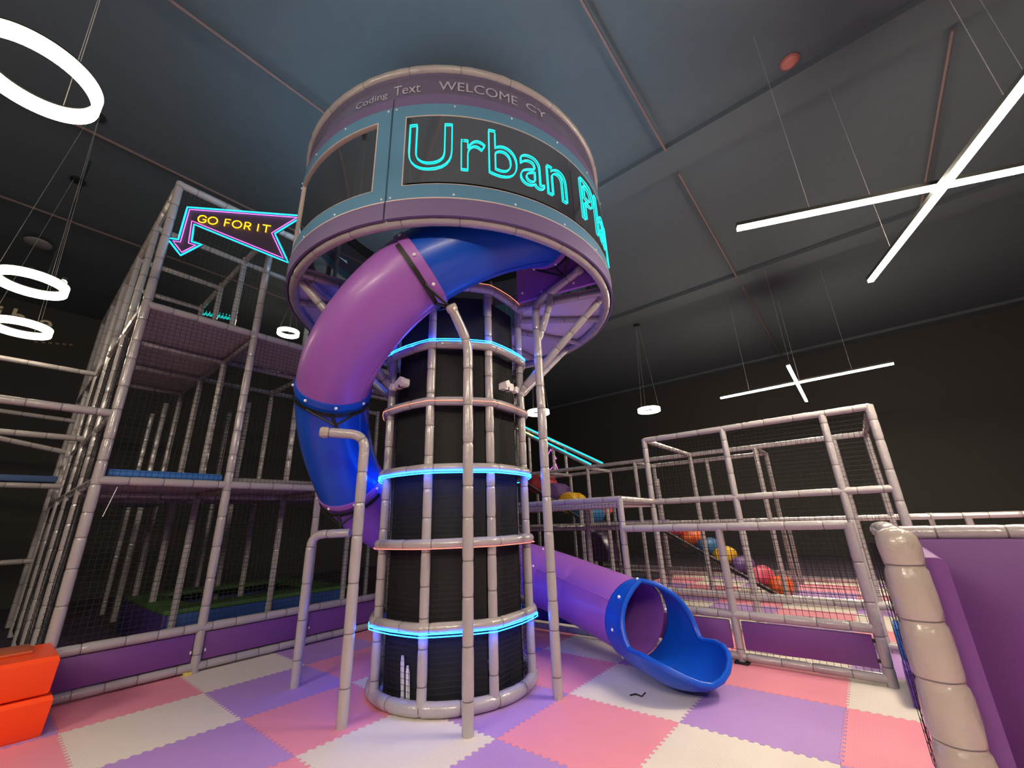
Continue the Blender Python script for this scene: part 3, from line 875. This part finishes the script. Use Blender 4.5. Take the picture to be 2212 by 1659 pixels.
# decks
def board(x0, x1, y0, y1, z):
    g = .012
    obj('deck_board', MB().box((x1 + g, y0 + g, z), (x0 - g, y1 - g, z + .04)), DECKL, lf, smooth=False)
for k in range(3): board(XS[k], XS[k + 1], -1.1, .13, 4.205)
for k in range(1, 4): board(-2.85, -4.07, YS[k], YS[k + 1], 4.205)
for k in range(4):
    for j in range(2 if k else 3): board(XS[j], XS[j + 1], YS[k], YS[k + 1], 2.06)
obj('blue_edge_mat', MB().rings(tube_rings([(-2.93, -1.02, 2.175), (-2.93, .06, 2.175)], .052, 10)), mat('bright_blue_mat', (.05, .20, .62), .45), lf)
obj('pale_edge_mat', MB().rings(tube_rings([(-2.93, .20, 2.16), (-2.93, 3.7, 2.16)], .035, 10)), mat('pale_edge_vinyl', (.30, .28, .28), .45), lf)
# barrier panels between the two low rails
for k in range(4):
    obj('barrier_panel', MB().box((-2.885, YS[k] + .055, .115), (-2.845, YS[k + 1] - .055, .40), bev=.008), VIOLET, lf)
    for yy in (YS[k] + .07, YS[k + 1] - .07):
        obj('panel_clip', MB().box((-2.842, yy - .008, .20), (-2.832, yy + .008, .23)), WHITE, lf, smooth=False)
for k in range(3):
    L = YS[k + 1] - YS[k]
    net(lf, (-2.86, YS[k], .47), (0, 1, 0), (0, 0, 1), L, 1.58, .055, .0023)
    net(lf, (-2.86, YS[k], 2.14), (0, 1, 0), (0, 0, 1), L, 2.06, .055, .0023)
net(lf, (-2.86, -1.1, 4.3), (0, 1, 0), (0, 0, 1), 1.22, 1.8, .055, .0020)
net(lf, (-4.08, .13, .5), (0, 1, 0), (0, 0, 1), 2.44, 1.5, .055, .0023)
net(lf, (-4.08, .13, 2.1), (0, 1, 0), (0, 0, 1), 2.44, 2.0, .055, .0023)
net(lf, (-2.85, -1.11, 2.14), (-1, 0, 0), (0, 0, 1), 3.66, 2.0, .06, .0023)
net(lf, (-5.30, -1.1, .1), (0, 1, 0), (0, 0, 1), 3.66, 1.9, .055, .0023)  # inner net layer added to darken the posts behind it
net(lf, (-5.30, .13, 2.1), (0, 1, 0), (0, 0, 1), 2.44, 2.0, .055, .0023)  # upper half of the added darkening net
net(lf, (-2.9, .12, 2.15), (-1, 0, 0), (0, 0, 1), 3.6, 1.95, .055, .0023)  # crosswise net, likewise added to dim the back posts
net(lf, (-2.85, -1.11, .1), (-1, 0, 0), (0, 0, 1), 4.9, 1.9, .06, .0023)
obj('loose_cord', MB().rings(tube_rings([(-2.80, -.93, 2.02), (-2.80, -.96, 1.85), (-2.80, -.985, 1.71)], .004, 5)), WHITE, lf)
# foam pit inside the frame
fp = thing('foam_pit', 'blue and violet walled pit with green rim inside the left frame', 'foam pit', (-5.2, 1.3, 0))
obj('front_wall', MB().box((-4.14, .06, 0), (-4.08, 2.62, .47), bev=.01), mat('deep_blue_vinyl', (.01, .06, .28), .5), fp)
obj('side_wall', MB().box((-6.6, .02, 0), (-4.08, .08, .47), bev=.01), mat('deep_violet_vinyl', (.045, .02, .16), .5), fp)
obj('back_wall', MB().box((-6.66, .02, 0), (-6.60, 2.62, .47), bev=.01), MATS['deep_blue_vinyl'], fp)
obj('far_wall', MB().box((-6.6, 2.56, 0), (-4.08, 2.62, .47), bev=.01), MATS['deep_violet_vinyl'], fp)
for a, b in (((-4.55, .02), (-4.06, 2.64)), ((-6.66, .02), (-6.2, 2.64)), ((-6.2, .02), (-4.55, .42)), ((-6.2, 2.24), (-4.55, 2.64))):
    obj('rim_pad', MB().box((a[0], a[1], .47), (b[0], b[1], .53), bev=.012), GREENT, fp)
obj('pit_bottom', MB().box((-6.2, .42, .02), (-4.55, 2.24, .12)), mat('dark_pit_mat', (.012, .015, .012), .8), fp, smooth=False)
# violet mats on the floor within the frame
fm = tag(obj('floor_mat', MB().box((-9, -1.05, -.024), (-2.96, .0, .0), bev=.006), mat('dark_violet_mat', (.09, .05, .14), .6)), 'dark violet floor mat inside the left climbing frame', 'mat')
# small turquoise neon caption high inside the frame
nc = thing('small_neon_caption', 'tiny turquoise neon lettering glowing above the upper deck rail', 'neon sign', (-6.5, .4, 6.0))
obj('hanging_bar', MB().rings(tube_rings([(-6.51, .13, 6.055), (-6.51, .76, 6.075)], .012, 6)), DARKM, nc)
for k in range(9):
    if k == 4: continue
    y = .165 + k * .06; z = 5.955 + k * .008
    mb = MB()
    for st in (((-.02, -.028), (-.02, .028), (.02, .028)), ((-.02, 0), (.018, 0)), ((.02, -.028), (.02, .005)), ((0, .028), (0, .1))):
        mb.rings(tube_rings([(-6.51, y + a, z + b) for a, b in st], .005, 5))
    obj('neon_letter', mb, NEONC, nc)

# orange soft block at the left edge
ob = thing('orange_soft_block', 'bright orange folded soft play block at the bottom left corner', 'soft block', (-2.3, -2.0, 0))
def soft(z0, z1, x0, x1, y0, y1, lean):
    bm_ = MB(); prof = [(z0, 0.0), (z0 + .02, .015), (z1 - .03, .015 + lean), (z1, lean - .01)]
    R_ = []
    for z, e in prof:
        R_.append([(x0, y0, z), (x1 + e, y0, z), (x1 + e, y1 + e * .5, z), (x0, y1 + e * .5, z)])
    return bm_.rings(R_)
obj('lower_cushion', soft(.0, .285, -2.74, -2.06, -3.6, -1.10, .03), ORANGE, ob)
obj('upper_cushion', soft(.30, .575, -2.74, -2.05, -3.6, -1.12, .02), ORANGE, ob)
obj('fold_hinge', MB().box((-2.72, -3.58, .27), (-2.10, -1.13, .32)), mat('orange_fold', (.75, .05, .004), .5), ob, smooth=False)
obj('top_flap', MB().box((-2.72, -3.55, .575), (-2.32, -1.25, .60), bev=.008), mat('dull_orange_flap', (.55, .10, .03), .3), ob)

# ------------------------------------------------------------ right climbing frame
rf = thing('climbing_frame', 'low stepped climbing frame of grey padded posts with black nets, right side', 'climbing frame', (2.1, 4.9, 0))
Y0, Y1, Y2, Y3, Y4 = 3.72, 4.94, 7.38, 8.60, 9.82
def br(p, **k): return rail(rf, p[0], p[1], **k)
post(rf, (3.31, Y0, 0), (3.31, Y0, 1.39), .046, 12); post(rf, (2.10, Y0, 0), (2.10, Y0, 1.37), .044, 12); post(rf, (.90, Y0, 0), (.90, Y0, 1.77), .044, 12)
post(rf, (-.32, Y0, 0), (-.32, Y0, 1.75), .044, 10); post(rf, (-1.54, Y0, 0), (-1.54, Y0, 1.75), .044, 10)
br(((.90, Y0, 1.37), (3.31, Y0, 1.37)), n=12); br(((.90, Y0, .46), (3.31, Y0, .46)), n=12); br(((.9, Y0, .06), (3.31, Y0, .06)), r=.042, n=10)
br(((.9, Y0, 1.757), (-2.7, Y0, 1.757)), n=12); br(((.90, Y0, 1.757), (.88, Y1, 1.74)), n=10); br(((.9, Y0, .46), (-2.7, Y0, .46)), n=8)
for x0, x1, m_ in ((2.16, 3.255, VIOLET), (.96, 2.04, VIOLET), (-.26, .84, mat('navy_panel_vinyl', (.012, .03, .20), .5)), (-1.48, -.38, mat('navy_panel_vinyl', (.012, .03, .20), .5))):
    obj('barrier_panel', MB().box((x0, Y0 - .03, .135), (x1, Y0 + .01, .405), bev=.008), m_, rf)
br(((.9, Y0, .06), (-1.6, Y0, .06)), r=.042, n=8)
for z in (.20, .36):
    obj('panel_clip', MB().box((3.25, Y0 - .03, z - .015), (3.275, Y0, z + .015)), DARKM, rf, smooth=False)
obj('post_foot', MB().box((2.03, Y0 - .07, 0), (2.17, Y0 + .07, .02), bev=.004), DARKM, rf)
for x, r in ((.88, .044), (2.09, .044), (3.31, .044), (3.80, .048)):
    post(rf, (x, Y1, 0), (x, Y1, 2.74), r, 12)
for z in (2.72, 1.73, .46, .06):
    br(((.88, Y1, z), (3.80, Y1, z)), n=10)
X2 = [3.76, 3.31, 2.08, .86, -.37, -1.60, -2.83, -4.05]
for x in X2:
    post(rf, (x, Y2, 0), (x, Y2, 2.72), .043, 8)
br(((3.76, Y2, 2.72), (-5.0, Y2, 2.72)), n=8); br(((7.5, Y2, 1.37), (-5.0, Y2, 1.37)), n=8); br(((7.5, Y2, .10), (-5, Y2, .10)), n=8)
br(((3.80, Y1, 2.72), (3.76, Y2, 2.72)), n=8); br(((.88, Y1, 2.72), (.86, Y2, 2.72)), n=8)
for x in (4.6, 5.8, 7.0): post(rf, (x, Y2, 0), (x, Y2, 1.37), .043, 8)
for x in (2.08, .86, -.40, -1.60, -2.85, -4.05):
    post(rf, (x, Y3, 0), (x, Y3, 2.72), .043, 8)
br(((2.08, Y3, 2.72), (-4.6, Y3, 2.72)), n=8); br(((2.08, Y3, .35), (-4, Y3, .35)), n=8)
for x in (2.08, -.37, -1.6, -2.83): br(((x, Y2, 2.70), (x, Y3, 2.70)), n=8)
for x in (2.03, -.8, 4.4): post(rf, (x, Y4, 0), (x, Y4, 1.4 if x > 1 else 2.5), .043, 8)
br(((7.5, Y4, .12), (-4, Y4, .12)), n=8); 
for x, y in ((-.33, Y1), (-1.16, 6.16), (-.55, 6.16)): post(rf, (x, y, 0), (x, y, 1.72), .043, 8)
br(((.88, Y1, 1.74), (-2.7, Y1, 1.74)), n=8); br(((.88, Y1, 1.36), (-2.7, Y1, 1.36)), n=8, r=.04)
br(((3.31, Y0, .42), (3.31, Y1, .42)), n=8)
for o_, u_, v_, a, b in (((.9, Y0, .5), (1, 0, 0), (0, 0, 1), 2.41, .84), ((.88, Y1, .5), (1, 0, 0), (0, 0, 1), 2.92, 2.2), ((-2.0, Y0, .5), (1, 0, 0), (0, 0, 1), 2.9, 1.25),
                         ((.86, Y2, .1), (1, 0, 0), (0, 0, 1), 2.9, 2.6), ((-4.0, Y2, .4), (1, 0, 0), (0, 0, 1), 4.86, 2.3), ((3.32, Y0, .06), (0, 1, 0), (0, 0, 1), 1.22, 1.3), ((.9, Y0, .02), (1, 0, 0), (0, 0, 1), 2.4, .11)):
    net(rf, o_, u_, v_, a, b, .056, .0026)
for k in range(4):
    obj('deck_board', MB().box((.86 - 1.22 * (k + 1) + .01, Y0 + .03, 1.66), (.86 - 1.22 * k - .01, Y1 - .03, 1.70)), DECKL, rf, smooth=False)

# padded boulder ramps
def ramp(x0, z0, x1, z1, pads, label, ya=7.50, yb=8.46):
    t = thing('boulder_ramp', label, 'climbing ramp', ((x0 + x1) / 2, (ya + yb) / 2, 0))
    d = Vector((x1 - x0, 0, z1 - z0)); nrm = Vector((-d.z, 0, d.x)).normalized()
    if nrm.z < 0: nrm = -nrm
    a, b = Vector((x0, 0, z0)), Vector((x1, 0, z1))
    mb = MB().rings([[Vector((p.x, y, p.z)) - nrm * h for y, h in ((ya, 0), (yb, 0), (yb, .06), (ya, .06))] for p in (a, b)])
    obj('ramp_board', mb, mat('charcoal_ramp_vinyl', (.03, .028, .03), .6), t, smooth=False)
    obj('edge_trim', MB().rings(tube_rings([(a.x, ya - .01, a.z), (b.x, ya - .01, b.z)], .014, 6)), mat('pale_ramp_trim', (.30, .27, .27), .5), t)
    n = len(pads); L = d.length; r = L / n * .52
    for k, m in enumerate(pads):
        c = a.lerp(b, (k + .5) / n) + nrm * r * .25; R_ = []
        w = (yb - ya) / 2 - .02; ym = (ya + yb) / 2
        for q in range(9):
            s = -1 + 2 * q / 8; e = (1 - abs(s) ** 5) ** .5 if abs(s) < 1 else .25
            R_.append([(c.x + r * e * math.cos(v) * 1.05, ym + s * w, c.z + r * e * math.sin(v)) for v in [2 * PI * j / 16 for j in range(16)]])
        obj('boulder_pad', MB().rings(R_), m, t)
ramp(2.05, .06, .0, 1.26, [ORF, PINKF, PURF, YELF, BLUP, ORF, PINKF], 'lower ramp of coloured boulder pads behind the right frame')
ramp(-1.80, 1.44, -3.65, 2.55, [BLUP, YELF, PURF, RED], 'upper ramp of coloured boulder pads beside the column')
pm = thing('ramp_landing', 'dim violet padded landing between the two boulder ramps', 'platform', (-.9, 8, 0))
obj('landing_board', MB().box((-1.66, 7.5, 1.30), (-.03, 8.46, 1.37)), mat('landing_edge', (.12, .10, .12), .6), pm, smooth=False)
obj('landing_mat', MB().box((-1.64, 7.52, 1.37), (-.12, 8.44, 1.43), bev=.02), mat('landing_violet', (.20, .12, .34), .5), pm)
tag(obj('red_roller', MB().rings([[(-2.15 + .17 * e * math.cos(v), 9.05 + s * .3, 1.72 + .15 * e * math.sin(v)) for v in [2 * PI * j / 14 for j in range(14)]] for s, e in ((-1, .4), (-.9, .85), (-.5, 1), (.5, 1), (.9, .85), (1, .4))]), RED), 'coral red padded roller seen under the stepped platform', 'padded roller')
ap = thing('dark_play_seat', 'dark plum moulded seat behind the exit tube', 'seat', (-1.05, 6.6, 0))
def seatp():
    R_ = []
    for y in (6.35, 6.4, 6.8, 6.85):
        e = .92 if y in (6.35, 6.85) else 1
        R_.append([(-1.05 + u * e, y, .95 + v * e) for u, v in ((-.33, -.27), (.33, -.27), (.36, -.10), (.20, .22), (.05, .31), (-.2, .28), (-.33, .15))])
    return MB().rings(R_)
obj('seat_shell', seatp(), mat('plum_plastic', (.035, .015, .05), .3), ap)
obj('seat_leg', MB().rings(tube_rings([(-1.05, 6.6, 0), (-1.05, 6.6, .7)], .05, 8)), DARKM, ap)

# light bars on the ramp handrails, pink arrow sign
for k, (p, q, nm, lab) in enumerate((((-1.48, 7.38, 2.77), (-3.9, 7.38, 4.14), 'front', 'nearer sloping cyan light bar on the ramp handrail'), ((-1.78, 8.6, 2.93), (-4.4, 8.6, 4.38), 'back', 'upper sloping cyan light bar on the far ramp handrail'))):
    t = thing('light_bar_handrail', lab, 'handrail', p, 'sloping light bars')
    p, q = Vector(p), Vector(q)
    obj('handrail_pipe', padded([p - Vector((0, 0, .05)), q - Vector((0, 0, .05))], .045, 8), PADM, t)
    obj('led_strip', MB().rings(tube_rings([p + Vector((0, -.02, .01)), p.lerp(q, .70 if k == 0 else 1) + Vector((0, -.02, .01))], .018, 6)), LEDC, t)
    if k == 0:
        obj('led_strip', MB().rings(tube_rings([p.lerp(q, .70) + Vector((0, -.02, .01)), q + Vector((0, -.02, .01))], .018, 6)), LEDY, t)
    for s in (.45, .95):
        e = p.lerp(q, s)
        obj('handrail_post', padded([(e.x, e.y, 2.72), (e.x, e.y, e.z - .04)], .045, 8), PADM, t)
pa = thing('pink_arrow_sign', 'small pink neon arrow outline pointing up beside the light bars', 'neon sign', (-2.7, 7.5, 2.8))
AR = [(0, .50), (.17, .20), (.09, .20), (.20, -.14), (.03, -.02), (-.13, -.14), (-.09, .20), (-.17, .20)]
obj('neon_tube', MB().rings(tube_rings(densify([Vector((-2.70 + a, 7.45, 2.86 + b * .92)) for a, b in AR], .08), .011, 6, closed=True), closed=True), NEONP, pa)
obj('mount_plate', MB().box((-2.74, 7.47, 2.74), (-2.66, 7.48, 3.2)), mat('sign_mount_black', (.01, .01, .01), .5), pa, smooth=False)

# foam steps behind the near partition
fs = thing('foam_steps', 'blue and violet foam steps behind the near padded post', 'foam steps', (3.7, 3.6, 0))
obj('upper_step', MB().box((3.43, 3.60, 0), (4.3, 3.98, .50), bev=.012), BLUEF, fs)
obj('lower_step', MB().box((3.42, 3.27, 0), (4.3, 3.60, .26), bev=.012), VIOLETD, fs)

# ------------------------------------------------------------ near partition on the right
np_ = thing('padded_partition', 'near violet padded partition with thick grey corner post', 'partition', (3.575, 1.28, 0))
def fat():
    st = []; z = 0.
    while z < 1.27:
        f = 1 - .22 * z / 1.3
        for dz, e, m in ((0, .93, 0), (.012, .925, 1), (.02, .96, 0), (.05, 1.0, 0), (.12, 1.03, 0), (.19, 1.0, 0), (.232, .96, 0)):
            st.append((z + dz, .107 * f * e, m))
        z += .245
    st = [q for q in st if q[0] < 1.30] + [(1.33, .088, 0), (1.37, .083, 0), (1.40, .066, 0), (1.415, .03, 0)]
    n = 20; R_ = []
    for zz, r, m in st:
        R_.append([(3.572 + r * (1 + .025 * math.sin(5 * a + zz * 21)) * math.cos(a), 1.28 + r * (1 + .025 * math.sin(4 * a + zz * 17)) * math.sin(a), zz) for a in [2 * PI * k / n for k in range(n)]])
    return MB().rings(R_, mi=[q[2] for q in st[:-1]])
obj('corner_post', fat(), [PADL, TIE], np_)
obj('post_stub', padded(bend([(3.570, 1.28, 1.30), (3.568, 1.30, 1.375), (3.545, 1.75, 1.385), (3.525, 2.22, 1.372)], .06), .055, 12, .5), PADM, np_)
obj('top_rail', padded([(3.53, 2.22, 1.352), (6.2, 2.22, 1.352)], .044, 14, .36), PADM, np_)
obj('main_panel', MB().box((3.60, 2.16, .03), (6.2, 2.22, 1.315), bev=.012), VIOLET, np_)
def wing():
    y0, y1, zt, x0, x1 = 1.335, 2.15, 1.27, 3.60, 3.735; c = .035
    ol = [(x0, .03), (x1, .03)] + [(x1 - c + c * math.cos(t), zt - c + c * math.sin(t)) for t in [PI / 2 * k / 4 for k in range(5)]] + [(x0, zt)]
    return MB().rings([[(x, y, z) for x, z in ol] for y in (y0, y1)])
obj('side_panel', wing(), VIOLET, np_)
net(np_, (3.55, 1.36, .05), (-.12, 1, 0), (0, 0, 1), .85, 1.25, .056, .0024)
# bits lying on the mats
tag(obj('cable_tie_scrap', MB().rings(tube_rings([(1.48, 2.26, .006), (1.52, 2.30, .012), (1.58, 2.29, .008), (1.60, 2.33, .03)], .006, 5)), DARKM), 'small black scrap lying on the white mat', 'scrap')
tag(obj('yellow_foam_bit', MB().box((-2.83, .02, 0), (-2.76, .09, .03), bev=.006), mat('yellow_bit', (.75, .55, .15), .6)), 'tiny yellow foam bit at the foot of the left frame', 'scrap')
